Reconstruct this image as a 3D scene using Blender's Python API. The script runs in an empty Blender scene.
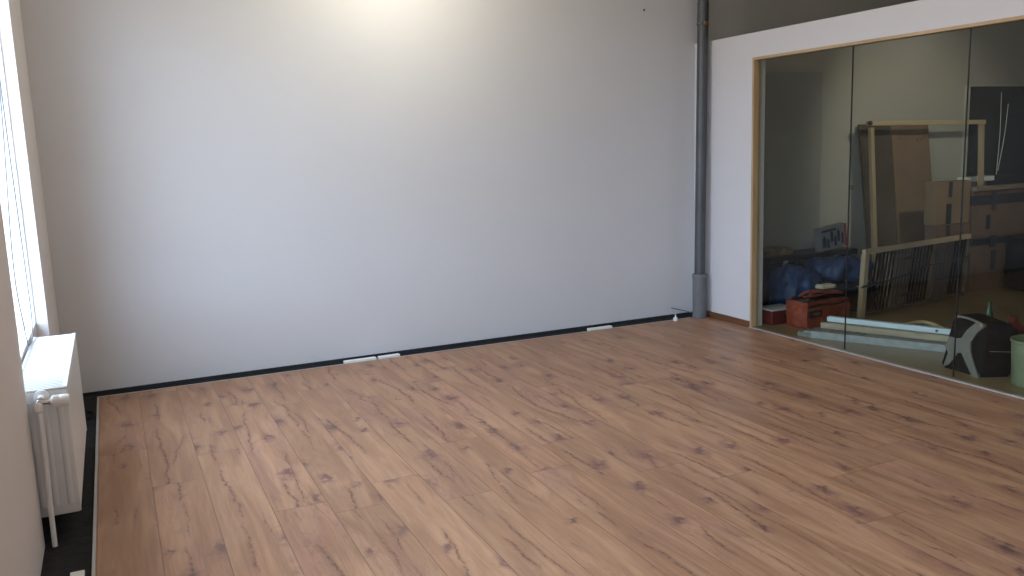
import bpy, bmesh, math, random
from mathutils import Vector, Matrix, noise, Euler
random.seed(7)
S = bpy.context.scene
C = S.collection
PI = math.pi

# ------------------------------------------------------------------ helpers
def mat_base(name, col, rough=.6, metal=0.0, spec=.5, noise_amt=0.0, noise_scale=8.0, bump=0.0, bump_scale=60.0):
    m = bpy.data.materials.new(name); m.use_nodes = True
    nt = m.node_tree; n = nt.nodes; l = nt.links
    b = n['Principled BSDF']
    b.inputs['Base Color'].default_value = (*col, 1)
    b.inputs['Roughness'].default_value = rough
    b.inputs['Metallic'].default_value = metal
    b.inputs['Specular IOR Level'].default_value = spec
    tc = n.new('ShaderNodeTexCoord')
    if noise_amt > 0:
        t = n.new('ShaderNodeTexNoise'); t.inputs['Scale'].default_value = noise_scale
        t.inputs['Detail'].default_value = 5
        l.new(tc.outputs['Object'], t.inputs['Vector'])
        r = n.new('ShaderNodeMapRange')
        r.inputs['From Min'].default_value = .3; r.inputs['From Max'].default_value = .7
        r.inputs['To Min'].default_value = 1 - noise_amt; r.inputs['To Max'].default_value = 1 + noise_amt
        l.new(t.outputs['Fac'], r.inputs['Value'])
        v = n.new('ShaderNodeVectorMath'); v.operation = 'SCALE'
        v.inputs[0].default_value = col
        l.new(r.outputs['Result'], v.inputs['Scale'])
        l.new(v.outputs['Vector'], b.inputs['Base Color'])
    if bump > 0:
        t2 = n.new('ShaderNodeTexNoise'); t2.inputs['Scale'].default_value = bump_scale
        t2.inputs['Detail'].default_value = 4
        l.new(tc.outputs['Object'], t2.inputs['Vector'])
        bp = n.new('ShaderNodeBump'); bp.inputs['Strength'].default_value = bump
        bp.inputs['Distance'].default_value = .01
        l.new(t2.outputs['Fac'], bp.inputs['Height'])
        l.new(bp.outputs['Normal'], b.inputs['Normal'])
    return m

def wood_mat(name, c1, c2, scale=(3, 3, 40), rough=.55):
    """pale sawn timber: stretched noise grain"""
    m = bpy.data.materials.new(name); m.use_nodes = True
    nt = m.node_tree; n = nt.nodes; l = nt.links; b = n['Principled BSDF']
    b.inputs['Roughness'].default_value = rough
    tc = n.new('ShaderNodeTexCoord'); mp = n.new('ShaderNodeMapping')
    mp.inputs['Scale'].default_value = scale
    t = n.new('ShaderNodeTexNoise'); t.inputs['Scale'].default_value = 1; t.inputs['Detail'].default_value = 6
    t.inputs['Distortion'].default_value = .6
    cr = n.new('ShaderNodeValToRGB')
    cr.color_ramp.elements[0].position = .3; cr.color_ramp.elements[0].color = (*c1, 1)
    cr.color_ramp.elements[1].position = .7; cr.color_ramp.elements[1].color = (*c2, 1)
    l.new(tc.outputs['Object'], mp.inputs['Vector']); l.new(mp.outputs['Vector'], t.inputs['Vector'])
    l.new(t.outputs['Fac'], cr.inputs['Fac']); l.new(cr.outputs['Color'], b.inputs['Base Color'])
    return m

def box(bm, lo, hi, M=None, bevel=0.0, seg=2):
    r = bmesh.ops.create_cube(bm, size=1)
    vs = r['verts']
    lo = Vector(lo); hi = Vector(hi); c = (lo + hi) / 2; s = hi - lo
    for v in vs:
        v.co = Vector((v.co.x * s.x, v.co.y * s.y, v.co.z * s.z)) + c
    if bevel > 0:
        es = list({e for v in vs for e in v.link_edges})
        rr = bmesh.ops.bevel(bm, geom=es, offset=bevel, segments=seg, profile=.5, affect='EDGES')
        vs = list({v for f in rr['faces'] for v in f.verts} | {v for v in vs if v.is_valid})
    if M is not None:
        for v in vs: v.co = M @ v.co
    return vs

def cyl(bm, p0, p1, r0, r1=None, seg=20):
    r1 = r0 if r1 is None else r1
    p0 = Vector(p0); p1 = Vector(p1); d = p1 - p0
    M = Matrix.Translation((p0 + p1) / 2) @ d.to_track_quat('Z', 'Y').to_matrix().to_4x4()
    return bmesh.ops.create_cone(bm, cap_ends=True, segments=seg, radius1=r0, radius2=r1, depth=d.length, matrix=M)['verts']

def lathe(bm, prof, origin=(0, 0, 0), axis='Z', seg=32):
    """prof: list of (radius, height)"""
    o = Vector(origin); rings = []
    for r, h in prof:
        ring = []
        for i in range(seg):
            a = 2 * PI * i / seg
            if axis == 'Z': p = Vector((r * math.cos(a), r * math.sin(a), h))
            elif axis == 'X': p = Vector((h, r * math.cos(a), r * math.sin(a)))
            else: p = Vector((r * math.cos(a), h, r * math.sin(a)))
            ring.append(bm.verts.new(o + p))
        rings.append(ring)
    for a, b in zip(rings[:-1], rings[1:]):
        for i in range(seg):
            j = (i + 1) % seg
            bm.faces.new((a[i], a[j], b[j], b[i]))
    bm.faces.new(list(reversed(rings[0]))); bm.faces.new(rings[-1])

def tube(bm, pts, r, seg=8):
    """swept tube along a smooth polyline"""
    P = [Vector(p) for p in pts]
    rings = []; prev = None
    for i, p in enumerate(P):
        t = (P[min(i + 1, len(P) - 1)] - P[max(i - 1, 0)]).normalized()
        if prev is None:
            u = t.orthogonal().normalized()
        else:
            u = (prev - t * prev.dot(t)).normalized()
        prev = u; w = t.cross(u)
        rings.append([bm.verts.new(p + r * (math.cos(2 * PI * k / seg) * u + math.sin(2 * PI * k / seg) * w)) for k in range(seg)])
    for a, b in zip(rings[:-1], rings[1:]):
        for k in range(seg):
            j = (k + 1) % seg
            bm.faces.new((a[k], a[j], b[j], b[k]))
    bm.faces.new(list(reversed(rings[0]))); bm.faces.new(rings[-1])

def spline(pts, n=8):
    P = [Vector(p) for p in pts]; P = [2 * P[0] - P[1]] + P + [2 * P[-1] - P[-2]]
    out = []
    for i in range(1, len(P) - 2):
        for k in range(n):
            t = k / n; a, b, c, d = P[i - 1], P[i], P[i + 1], P[i + 2]
            out.append(.5 * ((2 * b) + (c - a) * t + (2 * a - 5 * b + 4 * c - d) * t * t + (3 * b - a - 3 * c + d) * t ** 3))
    out.append(P[-2]); return out

def prism(bm, poly, d0, d1, frame):
    """poly of (u,v); frame(u,v,d)->point; extruded from d0 to d1"""
    a = [bm.verts.new(frame(u, v, d0)) for u, v in poly]
    b = [bm.verts.new(frame(u, v, d1)) for u, v in poly]
    bm.faces.new(list(reversed(a))); bm.faces.new(b)
    for i in range(len(poly)):
        j = (i + 1) % len(poly)
        bm.faces.new((a[i], a[j], b[j], b[i]))

def blob(bm, c, s, e=.5, amp=.02, freq=6, cuts=5, M=None, flat=True, seed=0.0):
    """soft bag-like body: rounded box, crumpled by noise, flat underside"""
    tb_ = bmesh.new(); bmesh.ops.create_cube(tb_, size=2)
    bmesh.ops.subdivide_edges(tb_, edges=tb_.edges[:], cuts=2 ** cuts // 2 - 1, use_grid_fill=True)
    vs = tb_.verts
    c = Vector(c)
    for v in vs:
        p = v.co.copy()
        n_ = p.normalized()
        q = p * (1 - e) + n_ * e * 1.12
        q = Vector((q.x * s[0] / 2, q.y * s[1] / 2, q.z * s[2] / 2))
        w = noise.noise(q * freq + Vector((seed, 3.1, 7.7))) + .6 * noise.noise(q * freq * 2.3 + Vector((seed * 2, 1, 9)))
        q += n_ * w * amp
        if flat: q.z = max(q.z, -s[2] / 2)
        if M is not None: q = M @ q
        v.co = q + c
    tm = bpy.data.meshes.new('tmp'); tb_.to_mesh(tm); tb_.free(); bm.from_mesh(tm); bpy.data.meshes.remove(tm)

def obj(name, bm, m, parent=None, smooth=False):
    bmesh.ops.remove_doubles(bm, verts=bm.verts, dist=1e-6)
    bmesh.ops.recalc_face_normals(bm, faces=bm.faces)
    me = bpy.data.meshes.new(name); bm.to_mesh(me); bm.free()
    me.materials.append(m)
    if smooth:
        for p in me.polygons: p.use_smooth = True
        try: me.set_sharp_from_angle(angle=math.radians(38))
        except Exception: pass
    o = bpy.data.objects.new(name, me); C.objects.link(o)
    if parent: 
        o.parent = parent
        o.matrix_parent_inverse = Matrix.Translation(parent_loc(parent)).inverted()
    return o

def parent_loc(p):
    loc = Vector((0, 0, 0))
    while p: loc = loc + p.location; p = p.parent
    return loc

def tag(o, label, cat, group=None):
    o['label'] = label; o['category'] = cat
    if group: o['group'] = group
    return o

def thing(name, label, cat, loc, group=None):
    o = bpy.data.objects.new(name, None); o.location = loc; o.empty_display_size = .1
    C.objects.link(o); return tag(o, label, cat, group)

def struct(name, bm, m, parent=None, smooth=False):
    o = obj(name, bm, m, parent, smooth)
    if not parent: o['kind'] = 'structure'
    return o

def sbox(name, lo, hi, m, bevel=0, parent=None):
    bm = bmesh.new(); box(bm, lo, hi, bevel=bevel); return struct(name, bm, m, parent)

NB = bmesh.new

# ------------------------------------------------------------------ dimensions
X0 = -.391      # left wall face
XR = 4.85       # partition face
YB = 6.513      # back wall face
YF = -2.2       # wall behind the camera
ZC = 3.25       # ceiling
XL = -.193      # laminate left edge
YL = 6.437      # laminate back edge
ZT = 2.43       # top of partition
YJ = 5.737      # far jamb of the glazed opening
YN = .60        # near jamb
ZG = 2.235      # top of glazed opening
XE = 10.6       # far wall of the store room

# ------------------------------------------------------------------ materials
M_wall = mat_base('wall_paint', (.585, .585, .59), .85, spec=.25, noise_amt=.012, noise_scale=1.4, bump=.05, bump_scale=120)
M_wallL = mat_base('side_wall_paint', (.66, .63, .61), .85, spec=.2, noise_amt=.02, noise_scale=2, bump=.06, bump_scale=120)
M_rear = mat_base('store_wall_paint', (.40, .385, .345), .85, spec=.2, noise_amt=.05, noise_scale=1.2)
M_part = mat_base('partition_paint', (.56, .545, .555), .8, spec=.25, noise_amt=.012, noise_scale=2)
M_ceil = mat_base('ceiling_paint', (.62, .61, .59), .9, spec=.2, noise_amt=.01)
M_white = mat_base('white_lacquer', (.80, .80, .78), .3, spec=.5, noise_amt=.01)
M_enamel = mat_base('radiator_enamel', (.66, .67, .66), .35, spec=.5, noise_amt=.02, noise_scale=5)
M_black = mat_base('black_underlay', (.016, .016, .0175), .85, spec=.2, noise_amt=.35, noise_scale=20, bump=.3)
M_pipe = mat_base('pipe_grey_pvc', (.060, .064, .068), .45, noise_amt=.15, noise_scale=6)
M_pipe2 = mat_base('pipe_sleeve_grey', (.12, .125, .13), .6, noise_amt=.12, noise_scale=9, bump=.15)
M_brass = mat_base('aged_brass', (.33, .25, .09), .45, metal=.8, noise_amt=.2, noise_scale=30)
M_chrome = mat_base('chrome', (.55, .50, .47), .2, metal=1, noise_amt=.1, noise_scale=30)
M_pine = wood_mat('pine_lining', (.36, .245, .13), (.47, .34, .20), (14, 1.6, 14))
M_pinez = wood_mat('pine_upright', (.34, .225, .105), (.44, .31, .17), (14, 14, 1.6))
M_raw = wood_mat('raw_softwood', (.36, .275, .165), (.50, .39, .25), (2, 14, 14))
M_rawz = wood_mat('raw_softwood_upright', (.30, .22, .13), (.40, .31, .20), (14, 14, 2))
M_skirt = wood_mat('brown_skirting', (.10, .04, .018), (.19, .08, .035), (20, 2, 20), .45)
M_alu = mat_base('aluminium_trim', (.55, .54, .52), .4, metal=.6, noise_amt=.05)
M_card = mat_base('cardboard', (.125, .074, .047), .85, noise_amt=.12, noise_scale=6)
M_card2 = mat_base('cardboard_lighter', (.195, .128, .072), .85, noise_amt=.10, noise_scale=4)
M_cardd = mat_base('dark_brown_board', (.075, .056, .036), .8, noise_amt=.2, noise_scale=3)
M_tape = mat_base('black_strapping', (.012, .012, .014), .5, noise_amt=.2, noise_scale=30)
M_blk = mat_base('black_fabric', (.006, .006, .0065), .85, spec=.2, noise_amt=.3, noise_scale=40, bump=.3, bump_scale=90)
M_blkp = mat_base('black_plastic', (.012, .012, .014), .4, noise_amt=.2, noise_scale=20)
M_xgrey = mat_base('grey_webbing', (.14, .135, .125), .7, noise_amt=.1, noise_scale=60, bump=.3)
M_blue = mat_base('blue_nylon', (.009, .032, .105), .55, noise_amt=.25, noise_scale=12, bump=.4, bump_scale=30)
M_red = mat_base('orange_red_nylon', (.20, .030, .011), .6, noise_amt=.2, noise_scale=14, bump=.4, bump_scale=40)
M_redp = mat_base('red_plastic', (.09, .009, .009), .4, noise_amt=.1)
M_galv = mat_base('galvanised_steel', (.27, .28, .285), .45, metal=.5, noise_amt=.15, noise_scale=18)
M_bluew = mat_base('blue_white_steel', (.52, .62, .70), .35, metal=.1, noise_amt=.05)
M_bucket = mat_base('milky_green_plastic', (.17, .20, .125), .4, noise_amt=.12, noise_scale=7)
M_darkglass = mat_base('dark_roller_fabric', (.010, .012, .013), .5, noise_amt=.2, noise_scale=3)
M_cloth = mat_base('brown_blanket', (.20, .14, .085), .9, noise_amt=.4, noise_scale=14, bump=.4)
M_cord = mat_base('grey_cord', (.10, .11, .13), .6, noise_amt=.1)
M_wcord = mat_base('white_cord', (.75, .75, .72), .6, noise_amt=.05)
M_rfloor = wood_mat('store_floor_board', (.165, .115, .058), (.235, .17, .09), (2.2, 1.2, 2), .35)
M_paper = mat_base('printed_paper', (.20, .20, .21), .6, noise_amt=.05)
M_green = mat_base('green_glass', (.008, .05, .018), .3, noise_amt=.1)
M_print = mat_base('dark_print', (.03, .035, .06), .6, noise_amt=.2)

def glass_mat(name, tint, ior=1.42):
    m = bpy.data.materials.new(name); m.use_nodes = True
    nt = m.node_tree; n = nt.nodes; l = nt.links
    n.remove(n['Principled BSDF'])
    tr = n.new('ShaderNodeBsdfTransparent'); tr.inputs['Color'].default_value = (*tint, 1)
    gl = n.new('ShaderNodeBsdfGlossy'); gl.inputs['Roughness'].default_value = .0
    fr = n.new('ShaderNodeFresnel'); fr.inputs['IOR'].default_value = ior
    mx = n.new('ShaderNodeMixShader')
    # the pane is a real slab: its front face reflects, its rear face only lets light out
    ge = n.new('ShaderNodeNewGeometry'); iv = n.new('ShaderNodeMath'); iv.operation = 'SUBTRACT'; iv.inputs[0].default_value = 1
    ml = n.new('ShaderNodeMath'); ml.operation = 'MULTIPLY'
    l.new(ge.outputs['Backfacing'], iv.inputs[1]); l.new(iv.outputs[0], ml.inputs[0]); l.new(fr.outputs['Fac'], ml.inputs[1])
    l.new(ml.outputs[0], mx.inputs['Fac']); l.new(tr.outputs[0], mx.inputs[1]); l.new(gl.outputs[0], mx.inputs[2])
    l.new(mx.outputs[0], n['Material Output'].inputs['Surface'])
    return m
M_glass = glass_mat('partition_glass', (.93, .95, .91))
M_wglass = glass_mat('window_glass', (.97, .985, 1.0))

# ---- oak laminate
def laminate():
    m = bpy.data.materials.new('oak_laminate'); m.use_nodes = True
    nt = m.node_tree; N = nt.nodes; L = nt.links; b = N['Principled BSDF']
    def val(x): 
        return x
    def math_(op, a, c=None, d=None, clamp=False):
        q = N.new('ShaderNodeMath'); q.operation = op; q.use_clamp = clamp
        for i, x in enumerate((a, c, d)):
            if x is None: continue
            if isinstance(x, (int, float)): q.inputs[i].default_value = x
            else: L.new(x, q.inputs[i])
        return q.outputs[0]
    def comb(x, y, z):
        q = N.new('ShaderNodeCombineXYZ')
        for i, v in enumerate((x, y, z)):
            if isinstance(v, (int, float)): q.inputs[i].default_value = v
            else: L.new(v, q.inputs[i])
        return q.outputs[0]
    def white(v):
        q = N.new('ShaderNodeTexWhiteNoise'); q.noise_dimensions = '3D'; L.new(v, q.inputs['Vector']); return q.outputs['Value']
    def tnoise(v, scale, detail=4, dist=0, rough=.5):
        q = N.new('ShaderNodeTexNoise'); L.new(v, q.inputs['Vector']); q.inputs['Scale'].default_value = scale
        q.inputs['Detail'].default_value = detail; q.inputs['Distortion'].default_value = dist; q.inputs['Roughness'].default_value = rough
        return q.outputs['Fac']
    def mr(v, a, c, d, e, smooth=True):
        q = N.new('ShaderNodeMapRange'); q.interpolation_type = 'SMOOTHSTEP' if smooth else 'LINEAR'
        L.new(v, q.inputs['Value'])
        for k, x in zip(('From Min', 'From Max', 'To Min', 'To Max'), (a, c, d, e)): q.inputs[k].default_value = x
        return q.outputs['Result']
    def mix(f, a, c, blend='MIX'):
        q = N.new('ShaderNodeMix'); q.data_type = 'RGBA'; q.blend_type = blend
        if isinstance(f, (int, float)): q.inputs[0].default_value = f
        else: L.new(f, q.inputs[0])
        for i, x in ((6, a), (7, c)):
            if isinstance(x, tuple): q.inputs[i].default_value = (*x, 1)
            else: L.new(x, q.inputs[i])
        return q.outputs[2]
    tc = N.new('ShaderNodeTexCoord'); sp = N.new('ShaderNodeSeparateXYZ'); L.new(tc.outputs['Object'], sp.inputs[0])
    x, y = sp.outputs[0], sp.outputs[1]
    W_, LN = .2415, 1.85
    u = math_('DIVIDE', math_('SUBTRACT', x, XL + .004), W_)
    ui = math_('FLOOR', u); uf = math_('SUBTRACT', u, ui)
    off = math_('MULTIPLY', white(comb(ui, 3.3, 1.7)), LN)
    v = math_('DIVIDE', math_('ADD', math_('ADD', y, 20), off), LN)
    vi = math_('FLOOR', v); vf = math_('SUBTRACT', v, vi)
    rnd = white(comb(ui, vi, 0.5)); rnd2 = white(comb(ui, vi, 9.5))
    # coordinates shifted per board
    sx = math_('ADD', x, math_('MULTIPLY', rnd, 13.0)); sy = math_('ADD', y, math_('MULTIPLY', rnd2, 29.0))
    # wandering flame figure
    g1 = tnoise(comb(math_('MULTIPLY', sx, 9.0), math_('MULTIPLY', sy, 1.15), rnd), 1.0, 5, .9, .55)
    fine = tnoise(comb(math_('MULTIPLY', sx, 75.0), math_('MULTIPLY', sy, 3.2), rnd), 1.0, 4, .5, .6)
    broad = tnoise(comb(math_('MULTIPLY', sx, 4.0), math_('MULTIPLY', sy, .9), rnd2), 1.0, 2, .2)
    base = mix(mr(g1, .32, .68, 0, 1), (.290, .150, .080), (.400, .228, .126))
    base = mix(math_('MULTIPLY', mr(broad, .5, .75, 0, 1), .45), base, (.33, .165, .125))     # pinkish heart bands
    tone = N.new('ShaderNodeMapRange'); L.new(rnd, tone.inputs['Value'])
    tone.inputs['To Min'].default_value = .95; tone.inputs['To Max'].default_value = 1.08
    ft = mr(fine, .32, .68, .86, 1.09)
    # dark ring lines where the figure crosses a level
    ring = math_('ABSOLUTE', math_('SUBTRACT', math_('FRACT', math_('MULTIPLY', g1, 9.0)), .5))
    ringm = math_('MULTIPLY', mr(ring, .0, .16, 1, 0), math_('MULTIPLY', mr(broad, .42, .66, 0, 1), .38))
    # cracks: thin, dark, wandering along the board, only in places
    def line(c0, wander, seed, k1, k2):
        n1 = tnoise(comb(math_('MULTIPLY', sy, k1), math_('MULTIPLY', rnd, 7.0), seed), 1.0, 1)
        n2 = tnoise(comb(math_('MULTIPLY', sy, k2), math_('MULTIPLY', rnd2, 5.0), seed + 3.0), 1.0, 4, 0, .6)
        c = math_('ADD', math_('MULTIPLY', math_('SUBTRACT', n1, .5), wander), c0)
        c = math_('ADD', c, math_('MULTIPLY', math_('SUBTRACT', n2, .5), .30))
        return math_('ABSOLUTE', math_('SUBTRACT', uf, c))
    d1 = line(.36, 1.1, 1.0, .9, 6.0); d2 = line(.66, 1.0, 11.0, .8, 4.2)
    m1 = mr(tnoise(comb(math_('MULTIPLY', sy, 1.5), rnd, 21.0), 1.0, 3), .44, .54, 0, 1)
    m2 = mr(tnoise(comb(math_('MULTIPLY', sy, 1.2), rnd2, 31.0), 1.0, 3), .50, .58, 0, 1)
    ragged = mr(tnoise(comb(math_('MULTIPLY', sx, 60.0), math_('MULTIPLY', sy, 28.0), 2.0), 1.0, 3), .38, .62, .15, 1.0)
    crackm = math_('MULTIPLY', math_('MAXIMUM', math_('MULTIPLY', mr(d1, .006, .042, 1, 0), m1), math_('MULTIPLY', mr(d2, .003, .022, 1, 0), m2)), ragged)
    crackm = math_('MULTIPLY', crackm, .85)
    softm = math_('MULTIPLY', math_('MAXIMUM', math_('MULTIPLY', mr(d1, .0, .13, 1, 0), m1), math_('MULTIPLY', mr(d2, .0, .10, 1, 0), m2)), .36)
    # knots
    vo = N.new('ShaderNodeTexVoronoi'); vo.feature = 'F1'; vo.voronoi_dimensions = '2D'; vo.inputs['Scale'].default_value = 1.0; vo.inputs['Randomness'].default_value = .95
    wob = tnoise(comb(math_('MULTIPLY', sx, 22.0), math_('MULTIPLY', sy, 16.0), 0.0), 1.0, 3)
    kx = math_('ADD', math_('MULTIPLY', sx, 5.4), math_('MULTIPLY', wob, .75))
    ky = math_('ADD', math_('MULTIPLY', sy, 2.9), math_('MULTIPLY', wob, .5))
    L.new(comb(kx, ky, 0.0), vo.inputs['Vector'])
    cs = N.new('ShaderNodeSeparateColor'); L.new(vo.outputs['Color'], cs.inputs[0])
    pick = mr(cs.outputs[0], .54, .58, 0, 1); size = mr(cs.outputs[1], 0, 1, .12, .34, False)
    kd = math_('DIVIDE', vo.outputs['Distance'], size)
    halo = math_('MULTIPLY', math_('MULTIPLY', mr(kd, .25, 1.35, 1, 0), pick), .68)
    core = math_('MULTIPLY', math_('MULTIPLY', mr(math_('ADD', kd, math_('MULTIPLY', math_('SUBTRACT', wob, .5), .8)), .10, .62, 1, 0), pick), .60)
    col = base
    for f, c in ((ringm, (.21, .10, .055)), (softm, (.20, .095, .060)), (halo, (.20, .095, .075)), (core, (.085, .040, .038)), (crackm, (.105, .042, .026))):
        col = mix(f, col, c)
    s = N.new('ShaderNodeVectorMath'); s.operation = 'SCALE'; L.new(col, s.inputs[0])
    L.new(math_('MULTIPLY', tone.outputs[0], ft), s.inputs['Scale'])
    # joints
    ju = math_('MULTIPLY', math_('MINIMUM', uf, math_('SUBTRACT', 1.0, uf)), W_)
    jv = math_('MULTIPLY', math_('MINIMUM', vf, math_('SUBTRACT', 1.0, vf)), LN)
    jm = mr(math_('MINIMUM', ju, jv), .0008, .0030, 1, 0)
    jm = math_('MULTIPLY', jm, .60)
    fin = mix(jm, s.outputs[0], (.085, .042, .025))
    L.new(fin, b.inputs['Base Color'])
    L.new(mr(fine, .2, .8, .36, .50), b.inputs['Roughness'])
    b.inputs['Specular IOR Level'].default_value = .5
    bp = N.new('ShaderNodeBump'); bp.inputs['Strength'].default_value = .25; bp.inputs['Distance'].default_value = .002
    hgt = math_('SUBTRACT', math_('MULTIPLY', fine, .25), jm)
    L.new(hgt, bp.inputs['Height']); L.new(bp.outputs[0], b.inputs['Normal'])
    return m
M_lam = laminate()

# ------------------------------------------------------------------ room shell
sbox('floor', (X0 - .6, YF - .3, -.20), (XR + .005, YB + .15, -.009), M_black)                 # black sub-floor showing in the gaps
def lamy(x): return 6.385 - .010 * (x - XL)          # the back edge of the boards runs slightly out of square
def slab(name, pts, z0, z1, m):
    bm = NB(); prism(bm, pts, z0, z1, lambda u, v, d: Vector((u, v, d))); return struct(name, bm, m)
slab('floor_laminate', [(XL, YF), (XR - .022, YF), (XR - .022, lamy(XR)), (XL, lamy(XL))], -.0088, 0, M_lam)
sbox('floor_store', (XR + .006, YF - .1, -.20), (XE + .3, YB + .1, 0), M_rfloor)
sbox('trim_1', (XL - .014, YF, -.0088), (XL - .001, lamy(XL) + .010, .0035), M_alu, .001)            # pale edge profile, left
slab('trim_2', [(XL + .001, lamy(XL) + .001), (XR - .17, lamy(XR - .17) + .001), (XR - .17, lamy(XR - .17) + .010), (XL + .001, lamy(XL) + .010)], -.0088, .003, M_alu)        # pale edge profile, back
sbox('baseboard_back', (X0 + .001, YB - .011, -.0088), (XR - .002, YB - .0006, .013), mat_base('black_edge_foam', (.022, .024, .027), .8, spec=.25, noise_amt=.2, noise_scale=9))   # black edge strip against the wall
sbox('trim_3', (XR - .020, YN, -.0088), (XR + .004, YJ - .0, .006), M_alu, .001)               # threshold strip under the glass
sbox('wall_back', (X0 - .6, YB, -.2), (XR + .05, YB + .25, ZC), M_wall)
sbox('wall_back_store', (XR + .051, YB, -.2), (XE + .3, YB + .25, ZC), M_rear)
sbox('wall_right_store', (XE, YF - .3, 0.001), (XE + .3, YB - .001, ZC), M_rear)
sbox('wall_front', (X0 - .6, YF - .3, -.009), (XR + .05, YF - .001, ZC), M_wall)
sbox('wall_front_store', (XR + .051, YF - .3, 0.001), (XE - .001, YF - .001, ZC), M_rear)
sbox('ceiling', (X0 - .6, YF - .3, ZC + .001), (XE + .3, YB + .25, ZC + .2), M_ceil)

# left wall with window niches (window_1 in view over the radiator, window_2 and window_3 further along)
WY0, WY1 = 3.985, 5.60
bm = NB()
TH = .30
segs = [(YF, -1.35), (.15, 1.05), (2.75, WY0)]
for a, c in segs: box(bm, (X0 - TH, a, -.009), (X0, c, ZC))
# last pier: its outer corner is splayed open
prism(bm, [(X0, WY1), (X0, YB - .001), (X0 - TH, YB - .001), (X0 - TH, WY1 + .62), (X0 - .102, WY1)], -.009, ZC, lambda u, v, d: Vector((u, v, d)))
for a, c in ((-1.35, .15), (1.05, 2.75), (WY0, WY1)):
    box(bm, (X0 - .104, a, 2.85), (X0, c, ZC))
    box(bm, (X0 - .16, a, -.009), (X0 - .062, c, .668))
struct('wall_left', bm, M_wallL)

def window(name, y0, y1, z0=.668, z1=2.85):
    e = bpy.data.objects.new(name, None); e.location = (X0 - .08, (y0 + y1) / 2, z0); C.objects.link(e); e['kind'] = 'structure'
    xa, xb = X0 - .100, X0 - .062
    bm = NB(); w = .016
    y0 += .002; y1 -= .002; z0 += .002; z1 -= .002
    box(bm, (xa, y0, z0), (xb, y1, z0 + w), bevel=.004)
    box(bm, (xa, y0, z1 - w), (xb, y1, z1), bevel=.004)
    ws = .006
    box(bm, (xa, y0, z0 + w), (xb, y0 + ws, z1 - w), bevel=.001)
    box(bm, (xa, y1 - ws, z0 + w), (xb, y1, z1 - w), bevel=.001)
    struct('window_frame', bm, M_white, e)
    bm = NB(); box(bm, (xa + .010, y0 + .006, z0 + w), (xa + .016, y1 - .006, z1 - w)); struct('pane', bm, M_wglass, e)
window('window_1', WY0, WY1)
window('window_2', 1.05, 2.75)
window('window_3', -1.35, .15)

# partition with a large glazed opening
bm = NB()
box(bm, (XR, YJ, 0), (XR + .13, YB - .0005, ZT))
box(bm, (XR, YF, 0), (XR + .13, YN, ZT))
box(bm, (XR, YN, ZG), (XR + .13, YJ, ZT))
struct('wall_right', bm, M_part)
# pine lining of the opening and the glass in it
e = bpy.data.objects.new('window_4', None); e.location = (XR, (YN + YJ) / 2, 0); C.objects.link(e); e['kind'] = 'structure'
bm = NB(); box(bm, (XR - .006, YJ - .022, .004), (XR + .062, YJ - .0005, ZG - .0005), bevel=.001); struct('jamb', bm, M_pinez, e)
bm = NB(); box(bm, (XR - .006, YN + .0005, .004), (XR + .062, YN + .022, ZG - .0005), bevel=.001); struct('jamb', bm, M_pinez, e)
bm = NB(); box(bm, (XR - .006, YN + .0225, ZG - .022), (XR + .062, YJ - .0225, ZG - .0005), bevel=.001); struct('head', bm, M_pine, e)
ys = [YJ - .024, 4.725, 3.795, 2.865, 1.935, YN + .024]
for a, c in zip(ys[:-1], ys[1:]):
    bm = NB(); box(bm, (XR + .038, c + .0025, .006), (XR + .048, a - .0025, ZG - .024)); struct('pane', bm, M_glass, e)
for yj in ys[1:-1]:
    bm = NB(); box(bm, (XR + .0375, yj - .0022, .006), (XR + .0485, yj + .0022, ZG - .024)); struct('glazing_joint', bm, M_blkp, e)

sbox('baseboard_right', (XR - .014, YJ + .006, .001), (XR - .0005, lamy(XR) - .002, .052), M_skirt, .002)
# flat, slightly darker grey panel on the store room's back wall and dark window with white sill
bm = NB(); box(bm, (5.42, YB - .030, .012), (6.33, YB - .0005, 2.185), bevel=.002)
struct('panel_1', bm, mat_base('grey_panel_paint', (.31, .30, .27), .7, noise_amt=.06, noise_scale=2))
e = bpy.data.objects.new('window_5', None); e.location = (9.1, YB, 1.05); C.objects.link(e); e['kind'] = 'structure'
bm = NB()
box(bm, (8.35, YB - .03, 1.10), (8.40, YB - .0005, 2.07)); box(bm, (10.0, YB - .03, 1.10), (10.05, YB - .0005, 2.07))
box(bm, (8.40, YB - .03, 2.05), (10.0, YB - .0005, 2.07))
struct('window_frame', bm, mat_base('cream_frame_paint', (.42, .42, .36), .6, noise_amt=.05), e)
bm = NB(); box(bm, (8.401, YB - .012, 1.10), (9.999, YB - .0008, 2.049)); box(bm, (8.77, YB - .02, .95), (9.999, YB - .0008, 1.0995)); struct('pane', bm, M_darkglass, e)
bm = NB(); box(bm, (8.30, YB - .10, 1.045), (8.76, YB - .0005, 1.095), bevel=.004); struct('window_sill', bm, M_white, e)

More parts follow.
